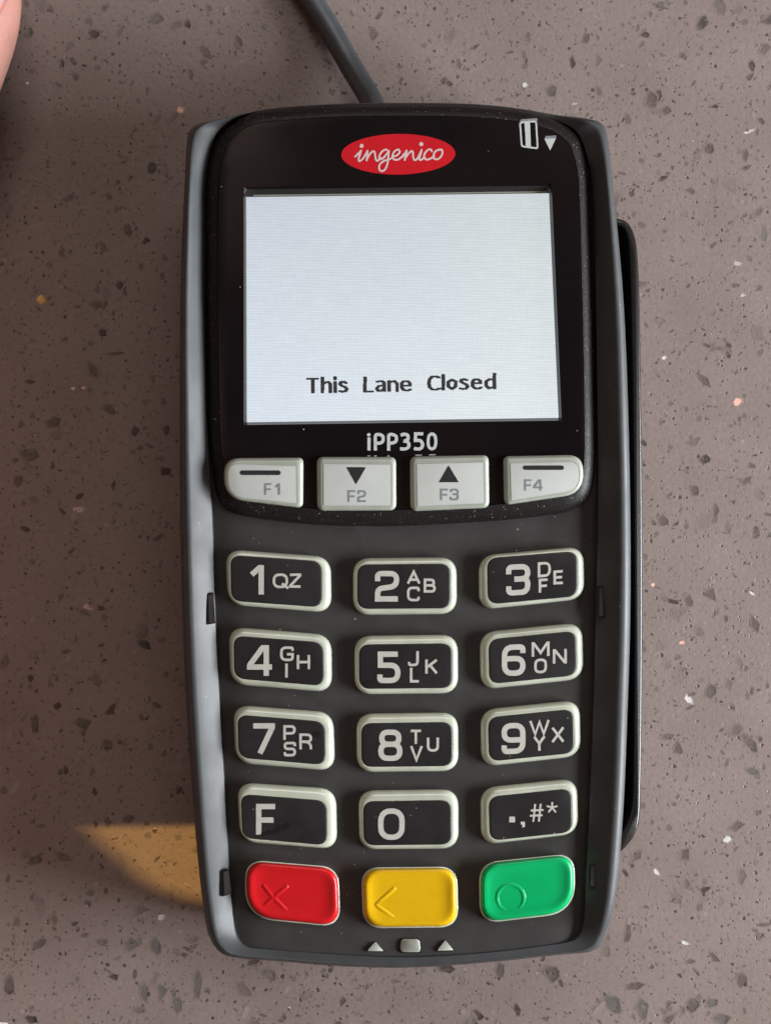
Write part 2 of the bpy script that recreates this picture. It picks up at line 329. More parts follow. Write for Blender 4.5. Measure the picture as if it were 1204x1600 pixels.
# ================================================================== counter
def build_counter():
    vs, fs, cols = [], [], []
    S_ = 1200.; N = 8
    vs += [(-S_, -S_, 0), (S_, -S_, 0), (S_, S_, 0), (-S_, S_, 0)]; fs.append((0, 1, 2, 3)); cols += [(0, 0, 0, 0)]*4
    vs += [(-S_, -S_, -30), (S_, -S_, -30), (S_, S_, -30), (-S_, S_, -30)]; cols += [(0, 0, 0, 0)]*4
    fs += [(0, 4, 5, 1), (1, 5, 6, 2), (2, 6, 7, 3), (3, 7, 4, 0), (7, 6, 5, 4)]
    def chip(x, y, L, Wd, ang, col, alpha=1., soft=.25, k=None, side=None):
        k = k or random.choice([4, 5, 5, 6, 7]); z = random.uniform(.004, .03)
        an = sorted((i+random.uniform(-.33, .33))/k*2*math.pi for i in range(k))
        rr = [random.uniform(.72, 1.12) for _ in range(k)]
        pts = []
        for a, r in zip(an, rr): pts.append((math.cos(a)*L*r, math.sin(a)*Wd*r))
        # subdivide so the corners stay angular but the sides bow a little
        q = []
        for i in range(k):
            a = pts[i]; b = pts[(i+1) % k]; q.append(a)
            q.append(((a[0]+b[0])/2*random.uniform(.94, 1.08), (a[1]+b[1])/2*random.uniform(.94, 1.08)))
        k2 = len(q); ca, sa = math.cos(ang), math.sin(ang); o = len(vs)
        def put(p, s_): return (x+(p[0]*ca-p[1]*sa)*s_, y+(p[0]*sa+p[1]*ca)*s_, z)
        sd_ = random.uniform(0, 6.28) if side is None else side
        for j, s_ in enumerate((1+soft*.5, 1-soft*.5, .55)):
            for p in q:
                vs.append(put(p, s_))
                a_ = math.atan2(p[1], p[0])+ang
                f = .5+.5*math.cos(a_-sd_)                     # shaded side painted into the chip colour: one flank darker, suggesting relief
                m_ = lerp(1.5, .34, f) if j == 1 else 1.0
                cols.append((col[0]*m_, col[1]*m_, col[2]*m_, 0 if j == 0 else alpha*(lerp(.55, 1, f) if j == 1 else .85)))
        vs.append((x, y, z)); cols.append((*col, alpha*.8))
        for j in range(2):
            for i in range(k2): fs.append((o+j*k2+i, o+j*k2+(i+1) % k2, o+(j+1)*k2+(i+1) % k2, o+(j+1)*k2+i))
        for i in range(k2): fs.append((o+2*k2+i, o+2*k2+(i+1) % k2, o+3*k2))
    dark = [(.032, .023, .020), (.045, .032, .026), (.06, .045, .038), (.075, .066, .060), (.042, .040, .038), (.085, .066, .055)]
    X0, X1, Y0, Y1 = -210, 210, -200, 200
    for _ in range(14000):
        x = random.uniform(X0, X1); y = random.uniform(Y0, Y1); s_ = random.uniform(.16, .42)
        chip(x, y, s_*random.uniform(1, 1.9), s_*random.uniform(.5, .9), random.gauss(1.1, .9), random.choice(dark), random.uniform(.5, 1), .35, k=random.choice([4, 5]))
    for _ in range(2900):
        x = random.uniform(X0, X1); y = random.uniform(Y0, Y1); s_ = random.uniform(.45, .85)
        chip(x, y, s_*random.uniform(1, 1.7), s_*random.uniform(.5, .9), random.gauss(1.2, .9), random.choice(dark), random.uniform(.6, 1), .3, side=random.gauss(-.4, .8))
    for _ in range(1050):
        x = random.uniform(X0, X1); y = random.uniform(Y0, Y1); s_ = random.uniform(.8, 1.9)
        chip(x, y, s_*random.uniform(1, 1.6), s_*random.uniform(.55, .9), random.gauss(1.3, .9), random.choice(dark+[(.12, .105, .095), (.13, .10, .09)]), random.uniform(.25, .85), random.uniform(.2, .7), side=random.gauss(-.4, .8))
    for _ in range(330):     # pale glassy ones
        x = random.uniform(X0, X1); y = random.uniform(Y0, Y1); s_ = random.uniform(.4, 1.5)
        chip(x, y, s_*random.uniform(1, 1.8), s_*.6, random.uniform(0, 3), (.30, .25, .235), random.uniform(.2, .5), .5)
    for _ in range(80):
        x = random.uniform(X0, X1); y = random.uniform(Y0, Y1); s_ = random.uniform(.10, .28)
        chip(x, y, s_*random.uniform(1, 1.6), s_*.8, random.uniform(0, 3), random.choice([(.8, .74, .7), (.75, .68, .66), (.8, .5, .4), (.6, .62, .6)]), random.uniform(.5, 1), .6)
    W_ = (.62, .60, .58); P_ = (.80, .44, .36); G_ = (.75, .42, .12); D_ = (.025, .018, .016); E_ = (.072, .072, .068); B_ = (.06, .046, .040)
    sp = [(283, 172, 6, 6, 0, P_), (1153, 628, 7, 6, .4, P_), (65, 468, 8, 7, 0, G_), (138, 949, 10, 4, -.4, (.6, .42, .36)), (1075, 1093, 12, 5, -.8, W_),
          (1136, 1312, 6, 5, 0, W_), (1025, 1363, 7, 4, -.9, W_), (1070, 1474, 8, 3, -.3, W_), (125, 796, 11, 6, -.1, (.55, .42, .40)), (115, 607, 4, 3, 0, W_),
          (131, 606, 4, 3, 0, P_), (253, 1433, 6, 6, 0, (.6, .56, .55)), (1037, 559, 5, 3, .3, W_), (1020, 914, 4, 3, 0, P_), (1065, 1004, 5, 3, 0, P_), (1175, 928, 6, 2, -.7, W_),
          (43, 130, 3, 3, 0, W_), (820, 133, 5, 4, 0, W_), (898, 162, 6, 3, .5, (.5, .45, .42)), (1170, 205, 9, 3, .2, (.6, .55, .5)), (1152, 412, 7, 4, 0, (.5, .45, .42)), (1160, 461, 6, 3, 0, (.5, .45, .42)),
          (208, 1476, 11, 14, 1.4, E_), (243, 1477, 9, 14, .2, E_), (225, 1549, 9, 15, .1, E_), (252, 1549, 8, 14, -.2, E_), (277, 1568, 9, 15, .3, E_), (309, 1534, 7, 26, 0, E_),
          (177, 1526, 9, 7, .3, D_), (50, 1592, 12, 8, -.3, D_), (62, 1475, 12, 7, .7, B_), (220, 1423, 14, 9, -.1, (.10, .09, .085)), (418, 1522, 14, 8, -.4, (.11, .095, .09)),
          (395, 1503, 10, 5, .3, D_), (696, 1514, 18, 8, -.15, D_), (955, 1568, 20, 11, -.7, E_), (1003, 1574, 12, 20, .3, E_), (988, 1541, 16, 8, .05, B_), (860, 1521, 15, 12, -.6, B_),
          (780, 1515, 9, 14, -.5, B_), (1080, 1570, 10, 13, -.5, B_), (1110, 1567, 13, 8, .5, E_), (1157, 1532, 9, 12, .2, B_), (1125, 1592, 14, 9, 0, E_), (746, 1586, 9, 11, .1, D_), (807, 1578, 5, 11, .3, D_),
          (980, 1458, 6, 18, -.1, B_), (945, 1487, 9, 11, 0, (.13, .105, .095)), (1113, 1495, 13, 6, -.7, B_), (1158, 1368, 8, 14, 0, (.10, .08, .07)), (1100, 1391, 6, 10, -.7, D_), (1150, 1290, 11, 8, .4, B_),
          (1170, 1160, 22, 7, -.85, B_), (1173, 1205, 13, 6, -.4, E_), (1108, 1080, 13, 9, .6, B_), (1058, 1170, 8, 14, .3, B_), (1110, 930, 14, 10, -.9, B_), (1178, 975, 9, 14, .3, B_), (1050, 940, 12, 7, -.6, D_), (1075, 938, 7, 12, .2, B_),
          (1137, 545, 6, 14, 0, D_), (1098, 593, 14, 6, -.8, B_), (1100, 717, 9, 6, .3, D_), (1166, 750, 10, 5, .7, B_), (1084, 765, 7, 10, 0, B_), (1180, 833, 7, 10, 0, B_), (1035, 813, 8, 10, .3, B_), (1192, 364, 7, 13, 0, (.13, .115, .11)),
          (1097, 35, 7, 13, -.4, D_), (1115, 166, 6, 4, 0, D_), (1006, 54, 7, 6, 0, D_), (1030, 10, 13, 4, -.3, B_), (1028, 150, 6, 9, -.2, D_), (1041, 173, 8, 7, 0, B_), (1173, 103, 5, 9, .2, D_), (860, 142, 10, 12, .4, B_), (934, 95, 7, 10, .1, (.10, .085, .08)), (915, 60, 6, 11, -.3, B_), (894, 98, 4, 10, .1, D_),
          (1107, 233, 9, 9, 0, B_), (1078, 298, 8, 6, 0, B_), (1164, 243, 5, 12, 0, B_), (147, 53, 8, 8, .2, D_), (48, 50, 6, 9, 0, E_), (98, 99, 4, 7, 0, D_), (237, 262, 8, 10, .3, D_), (243, 30, 12, 10, .5, (.10, .085, .08)), (293, 38, 6, 7, 0, D_), (318, 98, 6, 6, 0, B_), (298, 115, 4, 10, .1, B_),
          (170, 307, 8, 6, -.5, B_), (200, 360, 9, 10, 0, B_), (226, 376, 7, 8, 0, D_), (187, 446, 7, 6, .6, D_), (160, 520, 10, 6, -.8, D_), (178, 552, 16, 3, .1, B_), (48, 597, 9, 5, 0, D_), (170, 640, 14, 9, -.2, B_), (84, 660, 12, 10, .4, B_), (211, 673, 7, 8, 0, D_), (260, 672, 5, 8, 0, D_), (258, 736, 8, 9, -.6, D_), (28, 753, 8, 12, -.2, B_), (124, 776, 9, 5, .3, D_), (40, 827, 10, 4, -.3, D_),
          (226, 1007, 13, 7, -.5, D_), (130, 1132, 15, 12, 0, B_), (172, 1110, 14, 6, .8, D_), (90, 1103, 8, 7, 0, D_), (48, 1060, 6, 6, 0, D_), (168, 1162, 10, 8, -.4, B_), (104, 1203, 5, 9, 0, D_), (148, 1236, 5, 9, 0, D_), (280, 1235, 8, 4, .8, D_), (200, 1280, 12, 7, 0, B_), (55, 1345, 13, 6, .2, B_)]
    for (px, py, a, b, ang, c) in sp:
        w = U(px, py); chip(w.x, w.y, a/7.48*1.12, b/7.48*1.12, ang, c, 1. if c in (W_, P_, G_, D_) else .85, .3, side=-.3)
    me = bpy.data.meshes.new('counter'); me.from_pydata([(a*MM, b*MM, c*MM) for a, b, c in vs], [], fs)
    me.materials.append(MT['quartz'])
    at = me.color_attributes.new('chip', 'FLOAT_COLOR', 'POINT')
    at.data.foreach_set('color', [c for q in cols for c in q])
    o = bpy.data.objects.new('countertop', me); COL.objects.link(o); o['kind'] = 'structure'
build_counter()

# ================================================================== payment terminal
base = U(630, 830, 0)
T = empty('payment_terminal', (base.x, base.y, 0), 'dark grey card payment terminal with lit screen and keypad lying on the speckled counter', 'payment terminal')

ST = [  # silhouette x,y | ledge inner edge x,y   (clockwise from the top centre)
 (622,160.5,622,167),(723,161.6,720,167.5),(800,168,798,172),(868,179.5,850,181),(918,185.5,893,199),(942,196,908,218),(950,225,917,245),(956,280,925,285),
 (966,380,929,396),(974,480,931,500),(980,620,933,640),(984,800,934,800),(984,960,931,960),(980,1100,927,1100),(974,1250,921.5,1250),(965,1370,916,1360),
 (955,1430,913,1430),(943,1466,907,1458),(925,1486,892,1471),(872,1492,850,1478),(760,1504,760,1489),(640,1512,640,1496),(536,1510,530,1492),(436,1502,440,1485),
 (365,1496,390,1481),(340,1484,374,1472),(326,1460,366,1450),(318,1420,361,1400),(308,1330,356.5,1340),(299,1220,350,1220),(291,1100,343,1100),(285,960,336,960),
 (281.5,800,331,800),(281,640,322,640),(281.6,480,318.5,480),(285,362,318,370),(289,280,319.5,285),(292,225,330,228),(302,198,346,200),(345,186,372,182),(420,170,422,174),(520,162.5,522,168)]
def crest(i, sx, sy):
    if i in (20, 21, 22): return ZP(sx, sy)-.4, ZP(sx, sy)-.1, 5.0
    if i in (19, 23): return ZP(sx, sy)-.2, ZP(sx, sy)-.05, 4.5
    if i in (18, 24): return ZP(sx, sy)+.5, ZP(sx, sy)+.15, 3.6
    if i in (17, 25): return ZP(sx, sy)+1.4, ZP(sx, sy)+.4, 2.8
    if sy < 180: return 27.2, 27.0, 2.5
    zc = tab(sy, [185, 300, 640, 800, 1100, 1350, 1440], [30.3, 31.6, 31.2, 30.2, 27.9, 26.1, 25.0])
    zi = tab(sy, [185, 640, 760, 820, 1500], [28.7, 28.4, 27.6, 27.0, 22.4])
    return zc, zi, (1.15 if sx > 900 else 2.2)
full = crom([(*s, *crest(i, s[0], s[1])) for i, s in enumerate(ST)], 4)
def shell():
    mb = MB(); prof = [(0, 0), (.05, .45), (.11, .78), (.17, .95), (.23, 1.0), (.29, .985), (.36, None), (.55, None), (.8, None), (1.0, None)]
    rings = []
    bot = [U(s[0], s[1], s[4]-s[6]) for s in full]
    cxm = sum(p.x for p in bot)/len(bot); cym = sum(p.y for p in bot)/len(bot)
    rings.append([Vector((lerp(p.x, cxm, .03), lerp(p.y, cym, .02), .3)) for p in bot])
    rings.append([Vector((lerp(p.x, cxm, .012), lerp(p.y, cym, .008), 6)) for p in bot])
    rings.append([Vector((p.x, p.y, p.z-3)) for p in bot])
    for t, h in prof:
        r = []
        for s in full:
            sx, sy, ix, iy, zc, zi, dz = s
            if h is None:
                u = (t-.29)/.71; z = lerp(zc-.015*dz, zi, u**1.12)
            else: z = zc-dz*(1-h)
            r.append(U(lerp(sx, ix, t), lerp(sy, iy, t), z))
        rings.append(r)
    r = rings[-1]; rings.append([Vector((p.x, p.y, p.z-3.5)) for p in r])
    mb.loft(rings, 'shell', cap=False, capbot=True)
    return mb.build('housing', T, sharp=40)
shell()

def plate():
    mb = MB(); I = [(s[2], s[3]) for s in full]
    cx, cy = 632., 1000.; rings = []
    def xc(py): return tab(py, [800, 1480], [(331+932)/2, (366+913)/2])
    def hw(py): return tab(py, [800, 1480], [300, 272])
    def zf(px, py):
        u = abs(px-xc(py))/hw(py); r = max(0, (u-.80)/.20)
        e = max(0, (py-1455)/35)
        return ZP(px, py)-.25-.9*r*r-.25*e*e
    for s_ in (1.0, .99, .975, .955, .93, .90, .85, .75, .6, .4, .2, .05):
        rings.append(ring([(lerp(cx, p[0], s_), lerp(cy, p[1], s_)) for p in I], zf))
    mb.loft(rings, 'plate')
    return mb, mb.build('keypad_plate', T)
_, plate_o = plate()

BZ = [(622,163.2),(720,164.2),(795,170),(845,179.5),(880,194),(903,214),(913.5,240),(921,282),(925,396),(928,520),(930,640),(930,710),(927,750),(920,774),(903,791),(870,803),
      (773,814),(640,821.5),(552,822),(469,818),(385,807),(356,796),(341,778),(333,745),(327,690),(325,640),(322,480),(322,370),(323,285),(332,236),(349,205),(382,180),(422,172),(522,164.8)]
bz = crom(BZ, 5)
SCR = [(384, 308), (857, 302), (872, 653), (385, 660)]            # lit area, TL TR BR BL
HOL = [(381, 292), (861, 286), (877, 657), (381, 664)]
def rectring(q, outline, c=(628, 480)):
    """points on quad q hit by rays from c towards the outline points, corners snapped"""
    pts = []
    for o in outline:
        dx, dy = o[0]-c[0], o[1]-c[1]; best = None
        for i in range(4):
            x1, y1 = q[i]; x2, y2 = q[(i+1) % 4]; ex, ey = x2-x1, y2-y1
            den = dx*ey-dy*ex
            if abs(den) < 1e-9: continue
            t = ((x1-c[0])*ey-(y1-c[1])*ex)/den; u = ((x1-c[0])*dy-(y1-c[1])*dx)/den
            if t > 0 and -1e-6 <= u <= 1+1e-6 and (best is None or t < best): best = t
        pts.append([c[0]+dx*best, c[1]+dy*best])
    for k in range(4):
        a = math.atan2(q[k][1]-c[1], q[k][0]-c[0])
        j = min(range(len(outline)), key=lambda i: abs((math.atan2(outline[i][1]-c[1], outline[i][0]-c[0])-a+math.pi) % (2*math.pi)-math.pi))
        pts[j] = list(q[k])
    return pts
def bezel():
    wid = lambda px, py: 1.0+.45*max(0, min(1, (py-740)/60))
    def O(d): return offs(bz, lambda px, py: d*wid(px, py))
    mb = MB()
    R = [ring(bz, 24.0), ring(bz, lambda x, y: ZB(x, y)-3.2), ring(O(1.6), lambda x, y: ZB(x, y)-2.2), ring(O(4.5), lambda x, y: ZB(x, y)-1.35), ring(O(9), lambda x, y: ZB(x, y)-.75),
         ring(O(14), lambda x, y: ZB(x, y)-.38), ring(O(17.5), lambda x, y: ZB(x, y)-.25), ring(O(18.2), lambda x, y: ZB(x, y)-1)]
    mb.loft(R, 'bezel', cap=False)
    b = mb.build('display_bezel', T, sharp=50)
    lo = O(18.4); ml = MB()
    hole = rectring(HOL, lo)
    mid = [(lerp(a[0], h[0], .5), lerp(a[1], h[1], .5)) for a, h in zip(lo, hole)]
    mid0 = [(lerp(a[0], h[0], .08), lerp(a[1], h[1], .08)) for a, h in zip(lo, hole)]
    scr = rectring(SCR, lo)
    top = lambda x, y: ZB(x, y)
    R = [ring(lo, lambda x, y: ZB(x, y)-1), ring(lo, lambda x, y: ZB(x, y)-.006), ring(O(19.4), top), ring(mid0, lambda x, y: top(x, y)+.02), ring(mid, lambda x, y: top(x, y)+.03), ring(hole, lambda x, y: top(x, y)+.02)]
    ml.loft(R, 'lens', cap=False)
    hin = [(lerp(a[0], h[0], .25), lerp(a[1], h[1], .25)) for a, h in zip(hole, scr)]
    ml.loft([ring(hole, lambda x, y: top(x, y)+.02), ring(hin, lambda x, y: top(x, y)-.35)], 'lens', cap=False)
    ml.loft([ring(hin, lambda x, y: top(x, y)-.35), ring(scr, lambda x, y: top(x, y)-1.6)], 'lcd_wall', cap=False)
    ml.build('display_lens', T, sharp=30)
bezel()
def ZS(px, py): return ZB(px, py)-1.58
def scr_px(u, v):
    a, b, c, d = SCR
    return (lerp(lerp(a[0], b[0], u), lerp(d[0], c[0], u), v), lerp(lerp(a[1], b[1], u), lerp(d[1], c[1], u), v))
def screen():
    N = 12; vs = []; uvs = []
    for j in range(N+1):
        for i in range(N+1):
            p = scr_px(i/N, j/N); vs.append(U(p[0], p[1], ZS(*p)+.02)); uvs.append((i/N, 1-j/N))
    mb = MB(); fs = [(j*(N+1)+i, (j+1)*(N+1)+i, (j+1)*(N+1)+i+1, j*(N+1)+i+1) for j in range(N) for i in range(N)]
    mb.add(vs, fs, 'screen'); o = mb.build('screen', T)
    me = o.data; l = me.uv_layers.new(name='UVMap')
    for lp_ in me.loops: l.data[lp_.index].uv = uvs[lp_.vertex_index]
    # pale strip of the panel frame along the top edge, hair-thin ones at the sides
    fr = MB()
    def strip(poly):
        fr.add([U(p[0], p[1], ZB(*p)-1.5+k) for k in (0, .25) for p in poly], [(4, 5, 6, 7), (0, 1, 5, 4), (1, 2, 6, 5), (2, 3, 7, 6), (3, 0, 4, 7)], 'lcd_edge')
    strip([(384, 307), (858, 301), (858, 296.5), (384, 302)])
    strip([(382.5, 303), (384.8, 303), (385.8, 660), (383.5, 660)])
    fr.build('screen_frame', o)
    # message: pixel lettering switched on cell by cell
    A = [[(82, 127), (193, 127)], [(140, 127), (140, 287)], [(252, 112), (252, 285)], [(266, 185), (290, 168), (322, 163), (345, 190), (346, 285)],
         [(400, 108), (400, 132)], [(403, 165), (403, 283)], [(528, 176), (505, 162), (475, 162), (457, 186), (480, 210), (520, 224), (540, 250), (520, 274), (485, 279), (458, 271)],
         [(752, 112), (752, 277)], [(752, 277), (836, 277)], [(898, 160), (948, 153), (978, 172), (980, 270)], [(968, 203), (915, 212), (890, 240), (905, 267), (940, 268), (970, 250)],
         [(1035, 155), (1035, 270)], [(1050, 165), (1098, 154), (1128, 182), (1130, 270)]]
    B = [[(-15, 208), (78, 208), (78, 182), (50, 154), (5, 154), (-20, 180), (-20, 230), (5, 260), (50, 266), (80, 252)],
         [(416, 112), (385, 98), (340, 100), (308, 130), (299, 180), (307, 225), (337, 252), (385, 256), (420, 240)], [(467, 82), (467, 255)],
         [(570, 138), (528, 160), (524, 215), (570, 248), (614, 215), (614, 160), (570, 138)],
         [(743, 142), (715, 132), (688, 133), (671, 155), (700, 178), (738, 193), (754, 220), (735, 242), (695, 247), (668, 240)],
         [(812, 180), (905, 180), (900, 152), (870, 132), (830, 136), (809, 165), (811, 212), (840, 239), (880, 243), (912, 228)],
         [(1067, 68), (1067, 238)], [(1052, 136), (1010, 132), (972, 156), (969, 205), (1000, 238), (1050, 226)]]
    segs = []
    for lst, ox in ((A, 470), (B, 630)):
        for s in lst:
            for a, b in zip(s, s[1:]): segs.append((ox+a[0]/7.52, 575+a[1]/7.52, ox+b[0]/7.52, 575+b[1]/7.52))
    hx_, hy_ = 3.0, 1.5; mb = MB()
    def on(x, y):
        for x1, y1, x2, y2 in segs:
            if x < (x1 if x1 < x2 else x2)-3 or x > (x1 if x1 > x2 else x2)+3 or y < (y1 if y1 < y2 else y2)-2 or y > (y1 if y1 > y2 else y2)+2: continue
            X1, Y1, X2, Y2, X, Y = x1/hx_, y1/hy_, x2/hx_, y2/hy_, x/hx_, y/hy_
            dx, dy = X2-X1, Y2-Y1; t = max(0, min(1, ((X-X1)*dx+(Y-Y1)*dy)/(dx*dx+dy*dy+1e-9)))
            ex, ey = X-X1-t*dx, Y-Y1-t*dy
            if abs(ex)**3+abs(ey)**3 < 1: return True
        return False
    NX, NY = 640, 464
    for j in range(int(NY*.74), int(NY*.90)):
        run = None
        for i in range(int(NX*.15), int(NX*.88)):
            p = scr_px((i+.5)/NX, (j+.5)/NY); s = on(*p)
            if s and run is None: run = i
            if not s and run is not None:
                q = [scr_px(run/NX, (j+.02)/NY), scr_px(i/NX, (j+.02)/NY), scr_px(i/NX, (j+.98)/NY), scr_px(run/NX, (j+.98)/NY)]
                mb.add([U(p[0], p[1], ZS(*p)+.05) for p in q], [(0, 3, 2, 1)], 'ink'); run = None
    mb.build('screen_text', o, smooth=False)
    return o
screen()

# ------------------------------------------------------------------ lettering
def ribbon(mb, pts, w, zf, m, closed=False, z0=0., roundcap=False):
    """flat stroke of width w px following pts (px)"""
    P = [Vector(p[:2]) for p in pts]; n_ = len(P); Lft = []; Rgt = []
    for i in range(n_):
        if closed: a, b = P[i-1], P[(i+1) % n_]
        else: a, b = P[max(0, i-1)], P[min(n_-1, i+1)]
        d1 = (P[i]-a); d2 = (b-P[i])
        if d1.length < 1e-6: d1 = d2
        if d2.length < 1e-6: d2 = d1
        d1 = d1.normalized(); d2 = d2.normalized(); t = d1+d2
        if t.length < 1e-3: t = d2
        t = t.normalized(); nn = Vector((-t.y, t.x)); k = 1/max(.45, nn.dot(Vector((-d2.y, d2.x))))
        Lft.append(P[i]+nn*w/2*k); Rgt.append(P[i]-nn*w/2*k)
    vs = []
    for i in range(n_):
        for q in (Lft[i], Rgt[i]): vs.append(U(q.x, q.y, zf(q.x, q.y)+z0+.00035*i))
    fs = [(2*i, 2*i+1, 2*i+3, 2*i+2) for i in range(n_-1)]
    if closed: fs.append((2*n_-2, 2*n_-1, 1, 0))
    mb.add(vs, fs, m)
    if roundcap and not closed:
        for e, c in ((0, P[0]), (1, P[-1])): disc(mb, c, w/2, zf, m, z0+.004+.003*e)
def disc(mb, c, r, zf, m, z0=0., ry=None, n_=20):
    ry = ry or r; vs = [U(c[0]+r*math.cos(a), c[1]-ry*math.sin(a), zf(c[0], c[1])+z0) for a in [i/n_*2*math.pi for i in range(n_)]]
    mb.add(vs, [tuple(range(n_))], m)
def poly(mb, pts, zf, m, z0=0.):
    mb.add([U(p[0], p[1], zf(*p)+z0) for p in pts], [tuple(range(len(pts)))[::-1]], m)
R_ = 'r'
GL = {
 '0': [([(0,0),(1,0),(1,1),(0,1)], .42, 1)],
 '1': [([(0,.30),(.62,0.02),(.72,0.02)], 0, 0), ([(.76,-.08),(.76,1.08)], 0, 0)],
 '2': [([(0,.30),(0,0),(1,0),(1,.50),(.0,.60),(0,1),(1.07,1)], [0,.38,.38,.36,.34,0,0], 0)],
 '3': [([(0,.27),(0,0),(1,0),(1,.475),(.30,.475)], .36, 0), ([(.5,.475),(1,.475),(1,1),(0,1),(0,.74)], .36, 0)],
 '4': [([(.78,1.08),(.78,0),(.60,0),(0,.66),(0,.74),(1.05,.74)], 0, 0)],
 '5': [([(1.0,0),(.03,0),(.03,.42),(1,.42),(1,1),(0,1),(0,.77)], [0,0,0,.4,.4,.36,0], 0)],
 '6': [([(1,.24),(1,0),(0,0),(0,1),(1,1),(1,.44),(0.05,.44)], .38, 0)],
 '7': [([(-.04,0),(1,0),(1,.06),(.33,1.06)], 0, 0)],
 '8': [([(.05,0),(.95,0),(.95,.46),(.05,.46)], .36, 1), ([(0,.46),(1,.46),(1,1),(0,1)], .38, 1)],
 '9': [([(0,.76),(0,1),(1,1),(1,0),(0,0),(0,.56),(.95,.56)], .38, 0)],
 'A': [([(0,1.05),(.5,0),(1,1.05)], 0, 0), ([(.2,.70),(.8,.70)], 0, 0)],
 'B': [([(0,0),(.92,0),(.92,.48),(0,.48)], [0,.3,.3,0], 1), ([(0,.48),(1,.48),(1,1),(0,1)], [0,.3,.3,0], 1)],
 'C': [([(1,.27),(1,0),(0,0),(0,1),(1,1),(1,.73)], .36, 0)],
 'D': [([(0,0),(1,0),(1,1),(0,1)], [0,.42,.42,0], 1)],
 'E': [([(1.05,0),(0,0),(0,1),(1.05,1)], 0, 0), ([(0,.5),(.95,.5)], 0, 0)],
 'F': [([(1.05,0),(0,0),(0,1.08)], 0, 0), ([(0,.52),(.95,.52)], 0, 0)],
 'G': [([(1,.27),(1,0),(0,0),(0,1),(1,1),(1,.54),(.5,.54)], [0,.36,.36,.36,.36,0,0], 0)],
 'H': [([(0,-.08),(0,1.08)], 0, 0), ([(1,-.08),(1,1.08)], 0, 0), ([(0,.5),(1,.5)], 0, 0)],
 'I': [([(.5,-.06),(.5,1.06)], 0, 0)],
 'J': [([(1,-.08),(1,1),(0,1),(0,.76)], .36, 0)],
 'K': [([(0,-.08),(0,1.08)], 0, 0), ([(1,-.05),(.12,.52)], 0, 0), ([(.35,.40),(1,1.05)], 0, 0)],
 'L': [([(0,-.08),(0,1),(1.05,1)], 0, 0)],
 'M': [([(0,1.08),(0,0),(.06,0),(.5,.78),(.94,0),(1,0),(1,1.08)], 0, 0)],
 'N': [([(0,1.08),(0,0),(.08,0),(.92,1),(1,1),(1,-.08)], 0, 0)],
 'O': [([(0,0),(1,0),(1,1),(0,1)], .38, 1)],
 'P': [([(0,1.08),(0,0),(1,0),(1,.55),(0,.55)], [0,0,.34,.34,0], 0)],
 'Q': [([(0,0),(1,0),(1,1),(0,1)], .38, 1), ([(.62,.72),(1.12,1.12)], 0, 0)],
 'R': [([(0,1.08),(0,0),(1,0),(1,.52),(0,.52)], [0,0,.34,.34,0], 0), ([(.60,.52),(1,.72),(1,1.08)], .3, 0)],
 'S': [([(1,.26),(1,0),(0,0),(0,.48),(1,.48),(1,1),(0,1),(0,.74)], .36, 0)],
 'T': [([(-.05,0),(1.05,0)], 0, 0), ([(.5,0),(.5,1.08)], 0, 0)],
 'U': [([(0,-.08),(0,1),(1,1),(1,-.08)], .38, 0)],
 'V': [([(0,-.06),(.5,1),(1,-.06)], 0, 0)],
 'W': [([(0,-.06),(.27,1),(.5,.05),(.73,1),(1,-.06)], 0, 0)],
 'X': [([(0,-.06),(1,1.06)], 0, 0), ([(1,-.06),(0,1.06)], 0, 0)],
 'Y': [([(0,-.06),(.5,.5),(.5,1.08)], 0, 0), ([(1,-.06),(.5,.5)], 0, 0)],
 'Z': [([(0,0),(.98,0),(.98,.07),(0.02,.93),(0.02,1),(1.03,1)], 0, 0)],
 '#': [([(.38,-.1),(.22,1.1)], 0, 0), ([(.85,-.1),(.69,1.1)], 0, 0), ([(0,.33),(1.08,.33)], 0, 0), ([(-.08,.68),(1,.68)], 0, 0)],
 '*': [([(.5,-.1),(.5,.55)], 0, 0), ([(-.05,.35),(.5,.52),(1.05,.35)], 0, 0), ([(.12,1.05),(.5,.52),(.88,1.05)], 0, 0)],
}
def glyph(mb, ch, box, w, zf, m, shear=0.):
    x0, y0, x1, y1 = box; x0 += w/2; x1 -= w/2; y0 += w/2; y1 -= w/2
    wd, ht = max(.01, x1-x0), max(.01, y1-y0)
    for k, (pts, r, closed) in enumerate(GL[ch]):
        P = [(x0+p[0]*wd, y0+p[1]*ht+shear*(p[0]-.5)*wd) for p in pts]
        rr = [q*min(wd, ht)*1.15 for q in r] if isinstance(r, (list, tuple)) else r*min(wd, ht)*1.15
        ribbon(mb, rpoly(P, rr, 5, closed=bool(closed)), w, zf, m, closed=bool(closed), z0=.012*k)

